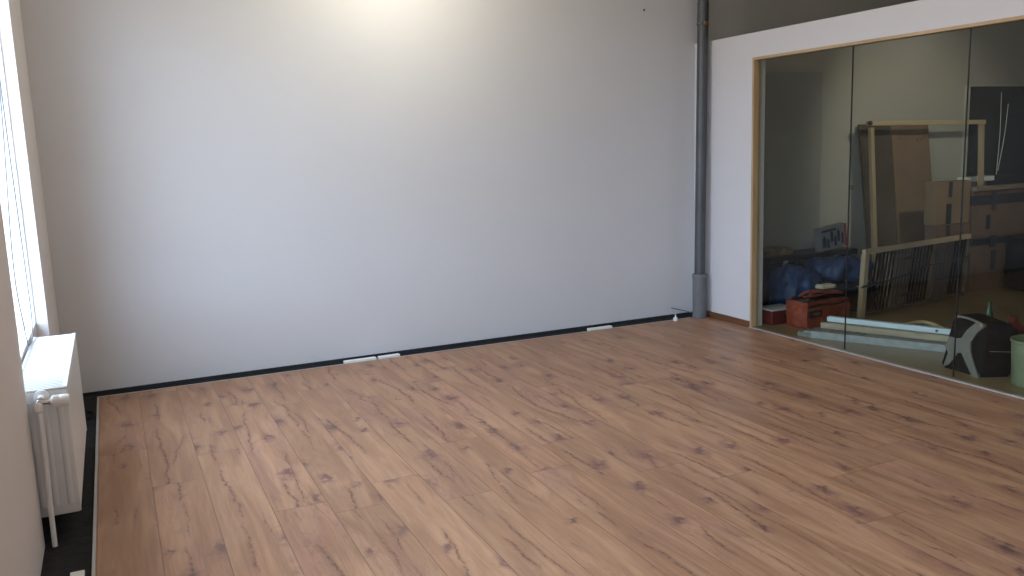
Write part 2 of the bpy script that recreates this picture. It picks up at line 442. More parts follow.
# ------------------------------------------------------------------ radiator in the window niche
RX0, RX1, RY0, RY1, RZ0, RZ1 = -.447, -.241, 4.02, 5.25, .098, .657
rad = thing('radiator', 'white panel radiator with ribbed top grille below the bright window', 'radiator', ((RX0 + RX1) / 2, (RY0 + RY1) / 2, 0))
def water_panel(xa, xb):
    bm = NB()
    # fluted front: profile in y/x swept in z, with rounded top and bottom
    n = int((RY1 - RY0 - .05) / .0333)
    prof = []
    for i in range(n * 6 + 1):
        t = i / (n * 6); y = RY0 + .02 + t * (RY1 - RY0 - .04)
        ph = (i % 6) / 6; d = .004 * (0.5 - .5 * math.cos(2 * PI * ph))
        prof.append((y, d))
    zs = [(RZ0, .010), (RZ0 + .006, .003), (RZ0 + .02, 0), (RZ0 + .05, 0), (RZ0 + .065, 1), (RZ1 - .065, 1), (RZ1 - .05, 0), (RZ1 - .02, 0), (RZ1 - .006, .003), (RZ1, .010)]
    rows = []
    for z, k in zs:
        dd = 0 if k < 1 and k == 0 else (1 if k == 1 else 0)
        ins = k if k < 1 else 0
        row = []
        for (y, d) in prof: row.append((xb - ins - d * dd, y, z))
        rows.append(row)
    V = [[bm.verts.new(p) for p in r] for r in rows]
    B = [[bm.verts.new((xa + (zs[j][1] if zs[j][1] < 1 else 0), p[1], p[2])) for p in r] for j, r in enumerate(rows)]
    for j in range(len(V) - 1):
        for i in range(len(V[0]) - 1):
            bm.faces.new((V[j][i], V[j][i + 1], V[j + 1][i + 1], V[j + 1][i]))
            bm.faces.new((B[j][i], B[j + 1][i], B[j + 1][i + 1], B[j][i + 1]))
        bm.faces.new((V[j][0], V[j + 1][0], B[j + 1][0], B[j][0]))
        bm.faces.new((V[j][-1], B[j][-1], B[j + 1][-1], V[j + 1][-1]))
    for i in range(len(V[0]) - 1):
        bm.faces.new((V[0][i], B[0][i], B[0][i + 1], V[0][i + 1]))
        bm.faces.new((V[-1][i], V[-1][i + 1], B[-1][i + 1], B[-1][i]))
    return bm
obj('front_panel', water_panel(RX1 - .022, RX1), M_enamel, rad, True)
obj('back_panel', water_panel(RX0, RX0 + .022), M_enamel, rad, True)
bm = NB()                                                     # convector fins between the panels
for i in range(34):
    y = RY0 + .04 + i * (RY1 - RY0 - .08) / 33
    box(bm, (RX0 + .0225, y - .001, RZ0 + .04), (RX1 - .0225, y + .001, RZ1 - .04))
obj('convector_fins', bm, M_enamel, rad)
def side_cover(ya, yb, s):
    bm = NB()
    box(bm, (RX0 - .001, ya, RZ0 + .004), (RX1 + .001, yb, RZ1 - .004), bevel=.008)
    yo = ya if s < 0 else yb                                  # pressed beads down the end cover
    for xc in (RX0 + .065, (RX0 + RX1) / 2 + .012, RX1 - .034):
        cyl(bm, (xc, yo - s * .014, RZ0 + .05), (xc, yo - s * .014, RZ1 - .05), .019, seg=24)
    return bm
obj('side_cover', side_cover(RY0 - .004, RY0 + .014, -1), M_enamel, rad, True)
obj('side_cover', side_cover(RY1 - .014, RY1 + .004, 1), M_enamel, rad, True)
bm = NB()                                                     # top grille: rim and cross slats
box(bm, (RX0 - .002, RY0 - .006, RZ1 - .004), (RX0 + .014, RY1 + .006, RZ1 + .006), bevel=.002)
box(bm, (RX1 - .014, RY0 - .006, RZ1 - .004), (RX1 + .002, RY1 + .006, RZ1 + .006), bevel=.002)
ns = 44
for i in range(ns):
    y = RY0 + .004 + i * (RY1 - RY0 - .008) / (ns - 1)
    box(bm, (RX0 + .0135, y - .0062, RZ1 - .004), (RX1 - .0135, y + .0062, RZ1 + .004), bevel=.0015, seg=1)
obj('top_grille', bm, M_enamel, rad)
# valve: union, body, thermostatic head, cap
VY, VZ = 3.958, .618
o = None
bm = NB(); lathe(bm, [(.012, 4.016 - VY), (.030, 4.014 - VY), (.030, 4.002 - VY), (.014, 3.992 - VY), (.012, .0)][::-1], (-.337, VY, VZ + .012), 'Y', 24)
o = obj('radiator_union', bm, M_white, rad, True)
bm = NB()
lathe(bm, [(.013, -.026), (.014, -.02), (.014, -.006), (.010, -.003), (.010, .016), (.013, .018), (.013, .030)], (-.325, VY, VZ), 'X', 20)
obj('valve_body', bm, M_chrome, rad, True)
bm = NB(); prof = [(.014, -.005), (.021, 0), (.0245, .004), (.0245, .026), (.023, .028), (.0245, .030), (.0245, .060), (.021, .066), (.004, .067)]
lathe(bm, prof, (-.297, VY, VZ), 'X', 28)
for k in range(14):                                           # grip ribs
    a = 2 * PI * k / 14
    cyl(bm, (-.296 + .006, VY + .0242 * math.cos(a), VZ + .0242 * math.sin(a)), (-.296 + .024, VY + .0242 * math.cos(a), VZ + .0242 * math.sin(a)), .0018, seg=6)
obj('thermostat_head', bm, M_white, rad, True)
bm = NB(); lathe(bm, [(.006, -.030), (.015, -.024), (.017, -.008), (.016, .008), (.009, .016), (.002, .018)], (-.345, VY - .004, VZ - .010), 'Z', 20)
obj('valve_cap', bm, M_white, rad, True)
bm = NB(); tube(bm, spline([(-.343, VY, VZ - .03), (-.346, VY, .40), (-.350, VY, .2), (-.352, VY, -.008)], 6), .0105, 14)
obj('supply_pipe', bm, M_white, rad, True)

# blind pull cord in the window
bm = NB()
lp = spline([(-.444, 5.14, 2.80), (-.444, 5.13, 1.98), (-.444, 4.72, 1.15), (-.444, 4.84, .80), (-.443, 4.93, .69), (-.442, 5.02, .672), (-.442, 5.14, .674), (-.443, 5.24, .72), (-.444, 5.30, .86), (-.444, 5.22, 1.61), (-.444, 5.20, 2.05), (-.444, 5.17, 2.80)], 8)
tube(bm, lp, .0030, 6)
tag(obj('blind_cord', bm, M_cord, smooth=True), 'thin looped pull cord hanging in the bright window above the radiator', 'cord')

# ------------------------------------------------------------------ downpipe in the corner
px, py = 4.747, 6.30
dp = thing('downpipe', 'dark grey drain pipe with wider sleeve standing in the corner beside the partition', 'pipe', (px, py, 0))
bm = NB(); lathe(bm, [(.047, .30), (.047, 2.60), (.049, 2.602), (.049, 2.75), (.047, 2.752), (.047, ZC - .001)], (px, py, 0), seg=40)
LEAN = .014
for v in bm.verts: v.co.x += LEAN * (v.co.z - .4)
obj('pipe', bm, M_pipe, dp, True)
bm = NB(); lathe(bm, [(.063, .001), (.063, .012), (.063, .372), (.067, .376), (.067, .392), (.060, .402), (.049, .404)], (px, py, 0), seg=40); obj('sleeve', bm, M_pipe2, dp, True)
bm = NB()
lathe(bm, [(.048, 2.555), (.0505, 2.557), (.0505, 2.58), (.048, 2.582)], (px + .03, py, 0), seg=40)
obj('pipe_clamp', bm, M_pipe, dp, True)
bm = NB(); lathe(bm, [(.017, -.012), (.019, -.008), (.019, 0), (.010, .003), (.010, .010)][::-1], (px + .020, py - .050, 2.572), 'Y', 16)
cyl(bm, (px - .030, py - .02, 2.573), (px - .018, py - .03, 2.573), .008, seg=10)
o = obj('clamp_screw', bm, M_brass, dp, True); o['label'] = 'brass coloured clamp screw'
bm = NB(); tube(bm, spline([(4.575, YB - .02, .078), (4.62, 6.44, .066), (4.665, 6.37, .055), (4.672, 6.32, .05)], 6), .0045, 8)
tag(obj('cable', bm, M_cord, smooth=True), 'short thin grey cable reaching from the wall to the foot of the drain pipe', 'cable')
bm = NB(); lathe(bm, [(.019, 0), (.021, .003), (.021, .024), (.016, .030), (.007, .033), (.005, .056), (.002, .060)], (4.488, 6.305, 0), seg=20)
tag(obj('glue_nozzle_cap', bm, M_white, smooth=True), 'tiny white pointed cap standing on the floor left of the drain pipe', 'cap')
bm = NB(); lathe(bm, [(.008, -.004), (.011, -.008), (.004, -.014)][::-1], (4.315, YB, 2.703), 'Y', 12); 
tag(obj('wall_plug', bm, M_cord), 'small dark plug high on the grey back wall near the drain pipe', 'plug')

# white spacer strips lying in the expansion gap, each beside the laminate edge
def spacer(name, x0, x1, y, label, l2=None, t=.014, w=.045, rz=0):
    bm = NB(); c = Vector(((x0 + x1) / 2, y, 0)); M = Matrix.Translation(c) @ Matrix.Rotation(rz, 4, 'Z')
    box(bm, (-(x1 - x0) / 2, -w / 2, -.0085), ((x1 - x0) / 2, w / 2, t), M=M, bevel=.002)
    return tag(obj(name, bm, M_white), label, 'spacer', 'white spacers in the gap along the walls')
spacer('floor_spacer', 1.505, 1.755, lamy(1.63) + .046, 'longest white spacer strip in the black gap under the back wall, leftmost of three')
spacer('floor_spacer', 1.775, 1.945, lamy(1.86) + .046, 'white spacer strip just right of the longest one along the back wall', rz=.03)
spacer('floor_spacer', 3.64, 3.87, lamy(3.75) + .046, 'white spacer strip in the wall gap nearest the drain pipe')
spacer('floor_spacer', -.283, -.232, 3.52, 'white spacer piece on the black strip in front of the radiator', w=.22, t=.006)
bm = NB()
random.seed(3)
pts = [(-.245 + .018 * math.cos(a) * (1 + .2 * math.sin(3 * a)), 6.02 + .10 * math.sin(a * .5) - .05 + .02 * math.sin(a * 2.3), -.002 + .004 * (a / 12)) for a in [i * .5 for i in range(26)]]
tube(bm, pts, .0045, 6)
tag(obj('cable_end', bm, M_blk, smooth=True), 'short coiled black cable end on the dark strip beyond the radiator', 'cable')

# ------------------------------------------------------------------ store room contents behind the glass
# tall timber frame leaning on the back wall
tf = thing('bed_frame_side', 'tall pale timber frame of two posts and a top rail leaning behind the boxes', 'frame', (7.5, 6.3, 0))
def bar(bm, p0, p1, a, b_, bevel=.004):
    p0 = Vector(p0); p1 = Vector(p1); d = p1 - p0
    z = d.normalized(); x = Vector((0, 1, 0)).cross(z)
    if x.length < .1: x = Vector((1, 0, 0))
    x.normalize(); y = z.cross(x)
    M = Matrix(((x.x, y.x, z.x, p0.x), (x.y, y.y, z.y, p0.y), (x.z, y.z, z.z, p0.z), (0, 0, 0, 1)))
    return box(bm, (-a / 2, -b_ / 2, 0), (a / 2, b_ / 2, d.length), M=M, bevel=bevel)
bm = NB(); bar(bm, (6.70, 6.27, 1.69), (8.36, 6.27, 1.672), .045, .04); obj('rail', bm, M_raw, tf)
bm = NB(); bar(bm, (6.80, 6.185, .0), (6.752, 6.27, 1.65), .045, .04); obj('post', bm, M_rawz, tf)
bm = NB(); bar(bm, (8.30, 6.185, 0), (8.315, 6.27, 1.65), .045, .045); obj('post', bm, M_rawz, tf)
bm = NB(); lathe(bm, [(.004, -.03), (.02, -.026), (.024, -.012), (.02, 0), (.004, .003)], (6.705, 6.25, 1.692), 'Y', 16); o = obj('end_cap', bm, mat_base('plum_plastic', (.07, .02, .04), .4, noise_amt=.05), tf, True); o['label'] = 'dark plum end cap'

def leaning(name, x0, x1, h, yb, m, label, cat, t=.02, holes=False):
    """sheet standing on the floor with its foot out from the wall and its head on the wall"""
    ang = math.asin(min(.95, (YB - .035 - t - yb) / h))
    bm = NB(); M = Matrix.Translation((0, yb, 0)) @ Matrix.Rotation(-ang, 4, 'X')
    box(bm, (x0, 0, 0), (x1, t, h), M=M, bevel=.003)
    if holes:
        for hx, hz in ((x0 + .12, h - .13), (x1 - .13, h - .16), (x1 - .05, h - .17)):
            cyl(bm, M @ Vector((hx, -.002, hz)), M @ Vector((hx, .001, hz)), .012, seg=12)
    return tag(obj(name, bm, m), label, cat)
leaning('dark_board', 6.79, 7.215, 1.70, 6.235, M_cardd, 'tall dark brown board leaning on the store room wall, left one of the two sheets', 'board')
cb = leaning('cardboard_sheet', 7.225, 7.755, 1.70, 6.235, M_card2, 'tall light brown cardboard sheet leaning on the wall beside the darker board', 'cardboard')
ang = math.asin((YB - .055 - 6.235) / 1.70); MM = Matrix.Translation((0, 6.235, 0)) @ Matrix.Rotation(-ang, 4, 'X')
for hx, hz in ((7.33, 1.55), (7.58, 1.52), (7.64, 1.53), (7.69, 1.56)):
    bm = NB(); cyl(bm, MM @ Vector((hx, -.0035, hz)), MM @ Vector((hx, .001, hz)), .010, seg=12); obj('punched_hole', bm, M_cardd, cb)

M_roughw = wood_mat('weathered_batten', (.15, .11, .075), (.22, .165, .115), (2, 14, 14))
# cartons
def carton(x0, x1, y0, y1, z0, z1, m, label, straps=(), bands=(), tabs=(), flap=False):
    t = thing('cardboard_box', label, 'box', ((x0 + x1) / 2, (y0 + y1) / 2, z0), 'cardboard boxes stacked in the store room')
    bm = NB(); box(bm, (x0, y0, z0 + .0025), (x1, y1, z1), bevel=.006)
    # seam between the closing flaps on the lid
    obj('carton', bm, m, t)
    bm = NB(); box(bm, (x0 + .01, (y0 + y1) / 2 - .025, z1 - .0005), (x1 - .01, (y0 + y1) / 2 + .025, z1 + .0012))
    o = obj('parcel_tape', bm, M_cardd, t)
    for (za, zb) in bands:
        bm = NB(); box(bm, (x0 - .003, y0 - .003, za), (x1 + .003, y1 + .003, zb), bevel=.001); o = obj('strap', bm, M_tape, t); o['label'] = 'black strap'
    for (xa, xb, za, zb) in tabs:
        bm = NB(); box(bm, (xa, y0 - .004, za), (xb, y0 - .0005, zb), bevel=.001); o = obj('tape_tab', bm, M_tape, t); o['label'] = 'black tape strip'
    return t
YS = 5.82
carton(7.14, 7.63, YS, 5.95, .0, .36, M_card, 'lowest brown cardboard box of the left stack, behind the slatted frame')
carton(7.15, 7.64, YS, 5.94, .36, .70, M_card, 'second brown cardboard box of the left stack, showing above the slatted rail', tabs=((7.30, 7.35, .56, .697),))
carton(7.14, 7.63, YS + .01, 5.95, .70, 1.115, M_card2, 'top brown cardboard box of the left stack with two black tape strips', tabs=((7.32, 7.37, .96, 1.112), (7.30, 7.37, .705, .90)))
carton(7.66, 8.95, YS, 6.13, .0, .555, M_card, 'bottom large cardboard box of the right stack with a black strip on its front', bands=((.46, .53),), tabs=((7.96, 8.03, .20, .40), (7.93, 8.02, .43, .552)))
carton(7.67, 8.94, YS, 6.12, .555, 1.00, M_card, 'upper large cardboard box of the right stack with a broad black strap', bands=((.86, .955),), tabs=((7.86, 7.92, .62, .76), (7.93, 7.99, .80, .998)))
bm = NB(); box(bm, (7.66, YS - .03, 1.002), (8.93, YS + .03, 1.045), bevel=.004); 
t = tag(obj('timber_batten', bm, M_roughw), 'rough timber batten lying along the front edge of the right box stack', 'batten')
bm = NB(); M = Matrix.Translation((8.45, 5.97, 1.0025)) @ Matrix.Rotation(.03, 4, 'Z'); box(bm, (-.45, -.09, 0), (.4, .10, .012), M=M, bevel=.002)
tag(obj('white_board', bm, M_white), 'thin white board lying on top of the right box stack', 'board')
bm = NB(); blob(bm, (8.30, 5.60, .27), (.60, .28, .54), .35, .03, 5, 5, seed=4.2)
tag(obj('black_sack', bm, M_blk, smooth=True), 'black sack slumped before the right box stack at the photo\'s right edge', 'sack')

# slatted frame on its long edge in front of the cartons
sf = thing('slatted_bed_base', 'slatted frame with pale top rail and rows of dark slats, upright before the boxes', 'bed base', (6.6, 5.62, 0))
def LP(s, z, d=0):          # s 0..1 along, z height; small lean
    x = 5.875 + s * 1.625 + (z * .09); y = 5.50 + s * .24 + z * .03 + d
    return Vector((x, y, z))
bm = NB(); bar(bm, LP(-.015, .578), LP(1.0, .578), .045, .036); obj('rail', bm, M_raw, sf)
bm = NB(); bar(bm, LP(0, .0), LP(0, .556), .05, .05); obj('post', bm, M_rawz, sf)
bm = NB(); bar(bm, LP(.985, .0), LP(.985, .556), .03, .03); o = obj('post', bm, M_cardd, sf); o['label'] = 'dark post'
bm = NB(); bar(bm, LP(.02, .03), LP(.97, .03), .03, .03); obj('bottom_rail', bm, M_cardd, sf)
M_slat = mat_base('dark_slat', (.006, .006, .006), .8, spec=.15, noise_amt=.2, noise_scale=30)
M_slat2 = mat_base('grey_slat', (.030, .027, .025), .6, noise_amt=.2, noise_scale=30)
for g0, n, st, mm, w in ((.105, 6, .032, M_slat, .022), (.31, 5, .029, M_slat2, .008), (.455, 6, .032, M_slat, .022), (.665, 7, .0265, M_slat2, .009), (.86, 4, .033, M_slat, .022)):
    for k in range(n):
        s = g0 + k * st
        bm = NB(); bar(bm, LP(s - .042, .046), LP(s, .552), w, .008, .001); o = obj('slat', bm, mm, sf)
for ss, za, zb in (((0, .60), .28, .37), ((.60, 1.0), .37, .39)):
    bm = NB(); tube(bm, spline([LP(ss[0] - (.03 if ss[0] == 0 else 0), za - .005, -.022), LP((ss[0] + ss[1]) / 2, (za + zb) / 2 - .02, -.018), LP(ss[1], zb, -.018)], 10), .008, 8)
    obj('tie_strap', bm, M_tape, sf, True)
for s0, z0 in ((.35, .46), (.35, .13), (.0, .28)):
    bm = NB(); tube(bm, spline([LP(s0 - .015, z0, -.02), LP(s0 + .05, z0 + .008, -.026), LP(s0 + .14, z0 + .002, -.02)], 6), .011, 8); obj('cable_tie', bm, M_tape, sf, True)

M_card3 = mat_base('brown_flatpack', (.26, .165, .10), .85, noise_amt=.1, noise_scale=5)
MC = Matrix.Translation(LP(.10, 0, .085).to_tuple()) @ Matrix.Rotation(math.atan2(.24, 1.625), 4, 'Z')
t = thing('cardboard_box', 'flat brown cardboard box standing on edge right behind the slatted frame', 'box', (6.6, 5.75, 0), 'cardboard boxes stacked in the store room')
bm = NB(); box(bm, (.37, 0, .001), (1.05, .07, .50), M=MC, bevel=.005); obj('carton', bm, M_card3, t)
bm = NB(); box(bm, (.38, .02, .5003), (1.04, .05, .5015), M=MC); obj('parcel_tape', bm, M_cardd, t)
# bags and crates left, behind the glass
bm = NB(); tr = thing('storage_trunk', 'low black trunk along the store room wall behind the blue bags', 'trunk', (6.0, 6.32, 0))
box(bm, (5.30, 6.18, .001), (6.52, 6.46, .44), bevel=.012); obj('body', bm, M_blkp, tr)
bm = NB(); box(bm, (5.29, 6.17, .442), (6.53, 6.47, .50), bevel=.012); obj('lid', bm, M_blkp, tr)
for x in (5.6, 6.25):
    bm = NB(); box(bm, (x, 6.163, .40), (x + .05, 6.1795, .46), bevel=.003); obj('latch', bm, M_galv, tr)
# printed carton on the trunk, tipped
pb = thing('printed_carton', 'small white printed carton with a red end resting tilted on the black trunk', 'box', (6.2, 6.3, .5))
MP = Matrix.Translation((6.255, 6.30, .53)) @ Matrix.Rotation(-.12, 4, 'Y')
bm = NB(); box(bm, (-.16, -.10, -.012), (.135, -.01, .205), M=MP, bevel=.003); obj('carton', bm, M_paper, pb)
bm = NB(); box(bm, (.1355, -.10, -.012), (.165, -.01, .205), M=MP, bevel=.003); o = obj('end_panel', bm, mat_base('dull_red_card', (.26, .03, .03), .6, noise_amt=.1), pb); o['label'] = 'red end panel'
bm = NB()
for ux, uz, w, h in ((-.145, .02, .045, .09), (-.09, .01, .03, .08), (-.045, .06, .035, .09), (0, .015, .03, .09), (.04, .05, .035, .10), (.09, .02, .03, .10), (-.15, .165, .18, .02)):
    box(bm, (ux, -.1025, uz), (ux + w, -.1003, uz + h), M=MP)
    box(bm, (ux + w * .25, -.1025, uz + h), (ux + w * .7, -.1003, uz + h + w * .4), M=MP) if uz < .1 else None
obj('printing', bm, M_print, pb)
# light switch
ls = thing('light_switch', 'small square grey switch on the store room wall left of the boards', 'switch', (6.763, YB, 1.065))
bm = NB(); box(bm, (6.722, YB - .010, 1.025), (6.804, YB - .0005, 1.107), bevel=.004); obj('cover_plate', bm, mat_base('switch_cream', (.40, .39, .34), .4, noise_amt=.03), ls)
bm = NB(); box(bm, (6.738, YB - .015, 1.041), (6.788, YB - .0102, 1.091), bevel=.003); obj('rocker', bm, mat_base('switch_rocker', (.22, .21, .18), .4, noise_amt=.03), ls)

def duffel(loc, s, rz, label, seed):
    t = thing('duffel_bag', label, 'bag', loc, 'blue bags on the store room floor')
    M = Matrix.Rotation(rz, 3, 'Z')
    bm = NB(); blob(bm, (loc[0], loc[1], loc[2] + s[2] / 2), s, .62, .035, 6, 6, M=M, seed=seed)
    obj('body', bm, M_blue, t, True)
    base = Vector(loc); 
    for sg in (-1, 1):
        p = [M @ Vector((-s[0] * .22, sg * s[1] * .30, s[2] * .86)), M @ Vector((-s[0] * .12, sg * s[1] * .16, s[2] * 1.03)), M @ Vector((s[0] * .10, sg * s[1] * .12, s[2] * 1.04)), M @ Vector((s[0] * .2, sg * s[1] * .30, s[2] * .86))]
        bm = NB(); tube(bm, spline([base + q for q in p], 8), .011, 8); obj('handle', bm, M_blk, t, True)
    return t
duffel((5.51, 5.92, .0), (.36, .38, .44), .05, 'bulging royal blue bag on the floor, left one, just behind the pine jamb', 1.1)
duffel((6.05, 5.93, .272), (.58, .38, .215), -.06, 'royal blue bag lying on a black bag, nearest the switch', 5.3)
bm = NB(); blob(bm, (6.05, 5.92, .12), (.60, .42, .24), .4, .03, 6, 6, seed=8.8)
tag(obj('black_bag', bm, M_blk, smooth=True), 'flattened black bag on the floor under the right blue bag', 'bag')
bm = NB(); 
for k, (dx, dz, w) in enumerate(((0, 0, .36), (.02, .022, .33), (-.015, .043, .30))):
    blob(bm, (5.62 + dx, 6.32, .512 + dz), (w, .16, .026), .25, .008, 14, 5, seed=k * 3.3)
tag(obj('folded_blanket', bm, M_cloth, smooth=True), 'folded brown striped blanket lying on the black trunk lid', 'blanket')
# red crate with pale rim
rc = thing('red_crate', 'low dark red crate with a pale rim, close to the foot of the pine jamb', 'crate', (5.2, 5.80, 0))
bm = NB(); box(bm, (5.03, 5.67, .001), (5.29, 5.86, .125), bevel=.012); obj('tub', bm, M_redp, rc)
bm = NB(); box(bm, (5.02, 5.66, .125), (5.30, 5.87, .137), bevel=.004); obj('rim', bm, mat_base('pale_grey_plastic', (.42, .43, .44), .5, noise_amt=.05), rc)
bm = NB(); box(bm, (5.14, 5.662, .06), (5.22, 5.669, .09), bevel=.003); obj('grip', bm, M_blkp, rc)
# orange-red tool bag
tb = thing('tool_bag', 'open orange red tool bag with black patch standing behind the steel profiles', 'bag', (5.33, 5.50, 0))
MT = Matrix.Translation((5.40, 5.53, 0)) @ Matrix.Rotation(.06, 4, 'Z'); MT3 = MT.to_3x3()
bm = NB(); blob(bm, (5.40, 5.53, .115), (.52, .25, .23), .22, .018, 9, 6, M=MT3, seed=2.0); obj('body', bm, M_red, tb, True)
bm = NB(); box(bm, (-.235, -.142, .10), (-.10, -.120, .155), M=MT, bevel=.004); o = obj('patch', bm, M_blk, tb); o['label'] = 'black patch'
bm = NB(); box(bm, (-.21, -.146, .115), (-.125, -.1425, .14), M=MT, bevel=.001); obj('patch_stripe', bm, M_cardd, tb)
bm = NB()
for sy in (-.06, .06):
    tube(bm, spline([MT @ Vector(p) for p in ((-.20, sy, .21), (-.12, sy * .6, .275), (.02, sy * .4, .285), (.17, sy * .6, .27), (.23, sy, .20))], 8), .012, 8)
obj('handle', bm, M_red, tb, True)
bm = NB(); tube(bm, spline([MT @ Vector(p) for p in ((-.25, -.135, .19), (-.1, -.145, .20), (.08, -.14, .19), (.25, -.13, .205))], 8), .009, 8); obj('seam_piping', bm, M_blk, tb, True)
bm = NB(); blob(bm, MT @ Vector((0, .0, .236)), (.46, .20, .035), .3, .012, 16, 5, M=MT3, seed=9.1); o = obj('top_flap', bm, M_blk, tb, True); o['label'] = 'crumpled black top flap'
bm = NB(); tube(bm, spline([MT @ Vector(p) for p in ((-.22, -.05, .262), (-.10, -.09, .268), (.05, -.06, .266), (.20, -.09, .262))], 8), .010, 8); obj('zip_edge', bm, M_red, tb, True)
bm = NB(); blob(bm, MT @ Vector((.07, -.02, .322)), (.16, .09, .035), .4, .006, 20, 5, seed=6.6)
tag(obj('work_glove', bm, mat_base('pale_leather', (.45, .36, .27), .8, noise_amt=.2, noise_scale=20), smooth=True), 'crumpled pale glove lying on top of the orange red tool bag', 'glove')

# long profiles lying in a stack behind the glass
def profile_frame(a, b):
    a = Vector(a); b = Vector(b); d = (b - a); ln = d.length; x = d.normalized(); y = Vector((0, 0, 1)).cross(x).normalized()
    return Matrix(((x.x, y.x, 0, a.x), (x.y, y.y, 0, a.y), (x.z, y.z, 1, a.z), (0, 0, 0, 1))), ln
M1, L1 = profile_frame((4.935, 5.25, .001), (5.50, 4.12, .001))
g = thing('steel_channel', 'broad galvanised steel channel with tapered end, lowest of the floor stack', 'profile', (5.25, 4.6, 0))
bm = NB()
box(bm, (.10, -.01, 0), (L1, .13, .004), M=M1); box(bm, (.10, -.01, .004), (L1, -.006, .056), M=M1); box(bm, (.10, .126, .004), (L1, .13, .056), M=M1)
box(bm, (.10, -.005, .052), (L1, .125, .056), M=M1)
obj('channel', bm, M_galv, g)
bm = NB()
for s in range(1): prism(bm, [(-.02, .03), (.10, -.010), (.10, .13), (.02, .12)], .0, .030, lambda u, v, d: M1 @ Vector((u, v, d)))
box(bm, (.03, .01, .030), (.10, .11, .046), M=M1, bevel=.005)
obj('tapered_end', bm, M_galv, g)
bm = NB()
for i in range(9):
    for j in range(3): box(bm, (.24 + i * .03, .015 + j * .036, .0562), (.256 + i * .03, .035 + j * .036, .0572), M=M1)
obj('perforation', bm, M_cardd, g)
M2, L2 = profile_frame((5.075, 5.17, .0605), (5.54, 4.15, .0605))
bm = NB(); box(bm, (0, .02, 0), (L2, .075, .046), M=M2, bevel=.003)
tag(obj('timber_batten', bm, wood_mat('aged_batten', (.24, .20, .145), (.34, .29, .21), (14, 2, 14))), 'square pale timber batten lying between the steel channel and the white bar', 'batten')
M3, L3 = profile_frame((5.135, 5.17, .107), (5.57, 4.17, .107))
g = thing('white_bar', 'long bluish white metal bar lying topmost on the floor stack', 'profile', (5.35, 4.6, .105))
bm = NB(); box(bm, (0, .035, 0), (L3, .085, .040), M=M3, bevel=.003); obj('bar', bm, M_bluew, g)
bm = NB(); cyl(bm, M3 @ Vector((.83, .035, .020)), M3 @ Vector((.83, .032, .020)), .010, seg=14)
obj('screw_hole', bm, M_skirt, g)
bm = NB(); tube(bm, spline([(5.62, 4.98, .022), (5.80, 4.99, .03), (6.00, 4.99, .035), (6.04, 4.90, .03), (5.97, 4.72, .022), (5.90, 4.50, .02)], 8), .018, 10)
tag(obj('bent_stick', bm, M_raw, smooth=True), 'bent pale stick lying on the floor behind the profiles', 'stick')

# black bag with grey cross straps, at the glass
bg = thing('black_case', 'black bag with a grey cross shaped strap panel, close behind the glass', 'bag', (5.2, 3.85, 0))
A = Vector((5.068, 4.045, 0)); B = Vector((5.028, 3.70, 0)); Cc = Vector((5.215, 3.615, 0)); D = Vector((5.30, 4.0, 0))
AT = Vector((5.075, 3.965, .375)); BT = Vector((5.055, 3.72, .355)); CT = Vector((5.255, 3.60, .335)); DT = Vector((5.30, 3.93, .37))
bm = NB()
cols = []
nz = 14
def ringpt(t, z):
    """t 0..4 around the footprint"""
    P0 = [A, B, Cc, D]; P1 = [AT, BT, CT, DT]
    i = int(t) % 4; f = t - int(t)
    p = P0[i].lerp(P0[(i + 1) % 4], f); q = P1[i].lerp(P1[(i + 1) % 4], f)
    return p.lerp(q, z)
cen = (A + B + Cc + D) / 4; cenT = (AT + BT + CT + DT) / 4
NR = 48
for j in range(nz + 1):
    z = j / nz; ring = []
    rnd_ = 1 - .16 * max(0, (z - .88) / .12) ** 2 - .06 * max(0, (.06 - z) / .06) ** 2
    c_ = cen.lerp(cenT, z)
    for i in range(NR):
        t = 4 * i / NR; p = ringpt(t, z)
        f = t - int(t); corner = min(f, 1 - f)
        k = rnd_ * (1 - .06 * math.exp(-(corner / .05) ** 2))
        q = c_ + (p - c_) * k
        q += (p - c_).normalized() * .006 * noise.noise(p * 14)
        q.z = c_.z if False else p.z
        ring.append(bm.verts.new(q))
    cols.append(ring)
for a, b_ in zip(cols[:-1], cols[1:]):
    for i in range(NR):
        k = (i + 1) % NR; bm.faces.new((a[i], a[k], b_[k], b_[i]))
bm.faces.new(list(reversed(cols[0]))); bm.faces.new(cols[-1])
obj('body', bm, M_blk, bg, True)
nrm = -((B - A).cross(AT - A)).normalized()
if nrm.x > 0: nrm = -nrm
def FP(u, v, d):            # u 0..1 from A to B, v 0..1 up, d out of the face
    p = A.lerp(B, u).lerp(AT.lerp(BT, u), v); return p + nrm * d
Xp = [(.12, .02), (.26, .10), (.40, .34), (.50, .37), (.62, .24), (.82, -.0), (.97, .0), (.86, .20), (.72, .44), (.70, .60), (.84, .80), (1.06, .96), (1.02, 1.0), (.80, .99), (.55, .80), (.44, .64), (.30, .60), (.10, .60), (.04, .40), (.16, .30)]
bm = NB(); prism(bm, Xp, -.012, .010, FP); o = obj('cross_strap', bm, M_xgrey, bg); o['label'] = 'grey cross-shaped strap panel'
bm = NB(); tube(bm, spline([FP(.15, .99, .006), FP(.45, 1.02, .01), FP(.8, 1.01, .01), FP(1.03, .98, .006)], 8), .009, 8); obj('carry_handle', bm, M_xgrey, bg, True)
bm = NB(); tube(bm, [B.lerp(Cc, t).lerp(BT.lerp(CT, t), .50) + Vector((-.004, -.008, 0)) for t in [i / 10 for i in range(2, 10)]], .0025, 6); obj('zip', bm, M_galv, bg, True)
bm = NB(); cyl(bm, FP(.98, .965, .010), FP(.98, .965, .016), .010, seg=14); o = obj('buckle', bm, mat_base('copper_button', (.55, .25, .14), .35, metal=.6, noise_amt=.05), bg, True)
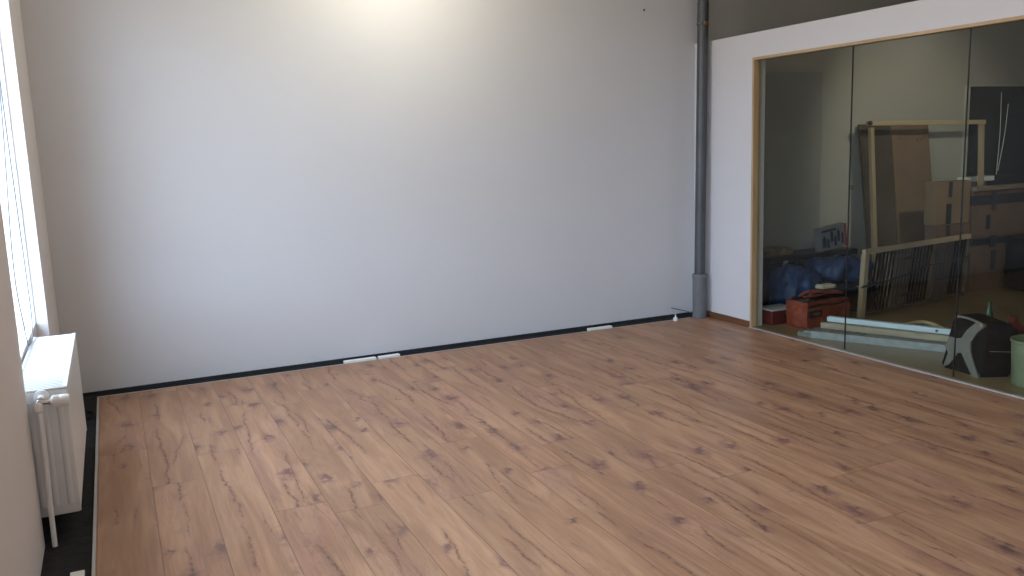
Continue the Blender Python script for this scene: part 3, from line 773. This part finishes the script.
# bucket at the right edge
bk = thing('bucket', 'milky green plastic bucket at the right edge beside the black bag', 'bucket', (5.17, 3.44, 0))
bm = NB(); bc = (5.17, 3.44, 0)
lathe(bm, [(.118, .001), (.122, .006), (.136, .27), (.142, .275), (.142, .29), (.137, .292), (.131, .285), (.117, .012)], bc, seg=40); obj('tub', bm, M_bucket, bk, True)
bm = NB(); tube(bm, [Vector(bc) + Vector((.145 * math.cos(a), .145 * math.sin(a) * .35 - .03, .275 - .10 * abs(math.sin(a)))) for a in [PI + i * PI / 20 for i in range(21)]], .003, 6); obj('bail_handle', bm, M_galv, bk, True)
bm = NB(); lathe(bm, [(.085, .001), (.09, .01), (.09, .20), (.05, .235), (.028, .25), (.028, .285), (.004, .29)], (5.72, 3.98, 0), seg=28)
tag(obj('red_canister', bm, M_redp, smooth=True), 'small red canister half hidden between the black bag and the bucket', 'canister')
bm = NB(); lathe(bm, [(.034, .001), (.036, .01), (.036, .24), (.014, .31), (.013, .36), (.004, .362)], (5.735, 4.18, 0), seg=24)
tag(obj('green_bottle', bm, M_green, smooth=True), 'dark green bottle standing behind the black bag', 'bottle')

# blind cords on the dark window
for i, (xa, za, xb, zb) in enumerate(((8.89, 1.985, 8.88, 1.10), (8.97, 1.86, 8.86, 1.14))):
    bm = NB(); tube(bm, spline([(xa, YB - .03 - .03 * i, za), ((xa + xb) / 2 + .004, YB - .04 - .03 * i, (za + zb) / 2), (xb, YB - .03 - .03 * i, zb)], 8), .0035, 6)
    tag(obj('blind_cord', bm, M_wcord, smooth=True), ('longer' if i == 0 else 'shorter slanting') + ' thin white cord hanging before the dark window', 'cord', 'white cords at the dark store room window')

# ceiling spotlight that washes the top of the back wall
sx_, sy_, sz_ = 2.04, 5.66, 2.97
sp = thing('ceiling_lamp_or_fill', 'white round ceiling lamp near the back wall above its bright patch', 'lamp', (sx_, sy_, ZC))
bm = NB(); lathe(bm, [(.05, sz_ + .10), (.05, ZC - .022), (.07, ZC - .02), (.07, ZC - .0005)], (sx_, sy_, 0), seg=24); obj('stem', bm, M_white, sp, True)
bm = NB(); lathe(bm, [(.055, sz_ + .06), (.06, sz_ + .065), (.06, sz_ + .10), (.05, sz_ + .102)], (sx_, sy_, 0), seg=24); obj('housing', bm, M_white, sp, True)

def light(name, typ, loc, energy, col=(1, 1, 1), **k):
    d = bpy.data.lights.new(name, typ); d.energy = energy; d.color = col
    for a, v in k.items(): setattr(d, a, v)
    o = bpy.data.objects.new(name, d); o.location = loc; C.objects.link(o); return o
light('lamp_light', 'POINT', (sx_, sy_, sz_), 35, (1.0, .95, .79), shadow_soft_size=.05)
for lx, ly in ((1.0, 3.6), (3.4, 3.6), (1.0, .6), (3.4, .6)):  # unseen lamps added as warm fill for the main room
    t = thing('ceiling_lamp_or_fill', 'added unseen fill lamp on the ceiling, farther from the back wall than the first', 'lamp', (lx, ly, ZC), 'added fill lamps over the open floor')
    bm = NB(); lathe(bm, [(.09, ZC - .06), (.10, ZC - .055), (.10, ZC - .001)], (lx, ly, 0), seg=24); obj('housing', bm, M_white, t, True)
    light('fill_lamp', 'POINT', (lx, ly, ZC - .14), 17 if lx < 2 else 8, (1.0, .84, .70), shadow_soft_size=.06)

t = thing('ceiling_lamp_or_fill', 'added unseen fill spotlight on the store room ceiling, the only lamp beyond the partition', 'lamp', (6.5, 3.6, ZC))
bm = NB(); lathe(bm, [(.012, 3.08), (.012, ZC - .012), (.05, ZC - .01), (.05, ZC - .001)], (6.5, 3.6, 0), seg=20); obj('stem', bm, M_blkp, t, True)
o = light('store_fill_spot', 'SPOT', (6.5, 3.66, 3.0), 110, (1.0, .93, .78), shadow_soft_size=.05, spot_size=math.radians(56), spot_blend=.8)  # unseen spot added to brighten the store room's back wall and boards
o.rotation_euler = (Vector((7.6, 6.5, 1.3)) - Vector((6.5, 3.66, 3.0))).to_track_quat('-Z', 'Y').to_euler()
# ------------------------------------------------------------------ daylight
SKY = 10.6
w = bpy.data.worlds.new('sky'); S.world = w; w.use_nodes = True
nt = w.node_tree; n = nt.nodes; l = nt.links
# bright overcast sky on the window side (-x), calmer pale blue sky along the street (+y), pale ground
tc = n.new('ShaderNodeTexCoord'); sx = n.new('ShaderNodeSeparateXYZ'); l.new(tc.outputs['Generated'], sx.inputs[0])
def mrange(v, a, b, c, d):
    q = n.new('ShaderNodeMapRange'); q.interpolation_type = 'SMOOTHSTEP'; l.new(v, q.inputs['Value'])
    for k, x in zip(('From Min', 'From Max', 'To Min', 'To Max'), (a, b, c, d)): q.inputs[k].default_value = x
    return q.outputs['Result']
def cmix(f, a, b):
    q = n.new('ShaderNodeMix'); q.data_type = 'RGBA'; l.new(f, q.inputs[0]) 
    for i, x in ((6, a), (7, b)):
        if isinstance(x, tuple): q.inputs[i].default_value = (*x, 1)
        else: l.new(x, q.inputs[i])
    return q.outputs[2]
street = cmix(mrange(sx.outputs[2], -.02, .22, 0, 1), (2.2, 2.4, 2.6), (.55, .72, .98))
cloud = cmix(mrange(sx.outputs[2], -.08, .10, 0, 1), (3.4, 3.3, 3.1), (SKY * .72, SKY * .90, SKY * 1.16))
fin = cmix(mrange(sx.outputs[1], .84, .965, 1, 0), street, cloud)
bgn = n['Background']; l.new(fin, bgn.inputs['Color']); bgn.inputs['Strength'].default_value = 1.0
for (a, c) in ((WY0, WY1), (1.05, 2.75), (-1.35, .15)):
    o = light('window_portal', 'AREA', (X0 - .32, (a + c) / 2, 1.76), 1, shape='RECTANGLE', size=2.2, size_y=c - a)
    o.rotation_euler = (0, -PI / 2, 0); o.data.cycles.is_portal = True

# ------------------------------------------------------------------ camera
f, yaw, pitch, roll = 866.91, .4297, .1633, -.0342
cy, sy = math.cos(yaw), math.sin(yaw); cp, spn = math.cos(pitch), math.sin(pitch)
fwd = Vector((sy * cp, cy * cp, -spn)); right = Vector((cy, -sy, 0)); up = right.cross(fwd)
r2 = right * math.cos(roll) + up * math.sin(roll); u2 = -right * math.sin(roll) + up * math.cos(roll)
cd = bpy.data.cameras.new('camera'); cd.sensor_width = 36; cd.lens = f * 36 / 1024; cd.clip_start = .02
co = bpy.data.objects.new('camera', cd)
co.matrix_world = Matrix(((r2.x, u2.x, -fwd.x, 0), (r2.y, u2.y, -fwd.y, 0), (r2.z, u2.z, -fwd.z, 1.6), (0, 0, 0, 1)))
C.objects.link(co); S.camera = co

vs = S.view_settings; vs.view_transform = 'Standard'; vs.look = 'None'; vs.gamma = 1; vs.use_curve_mapping = False
vs.exposure = 0.0
S.cycles.use_denoising = True
S.cycles.max_bounces = 12; S.cycles.diffuse_bounces = 6; S.cycles.transparent_max_bounces = 16
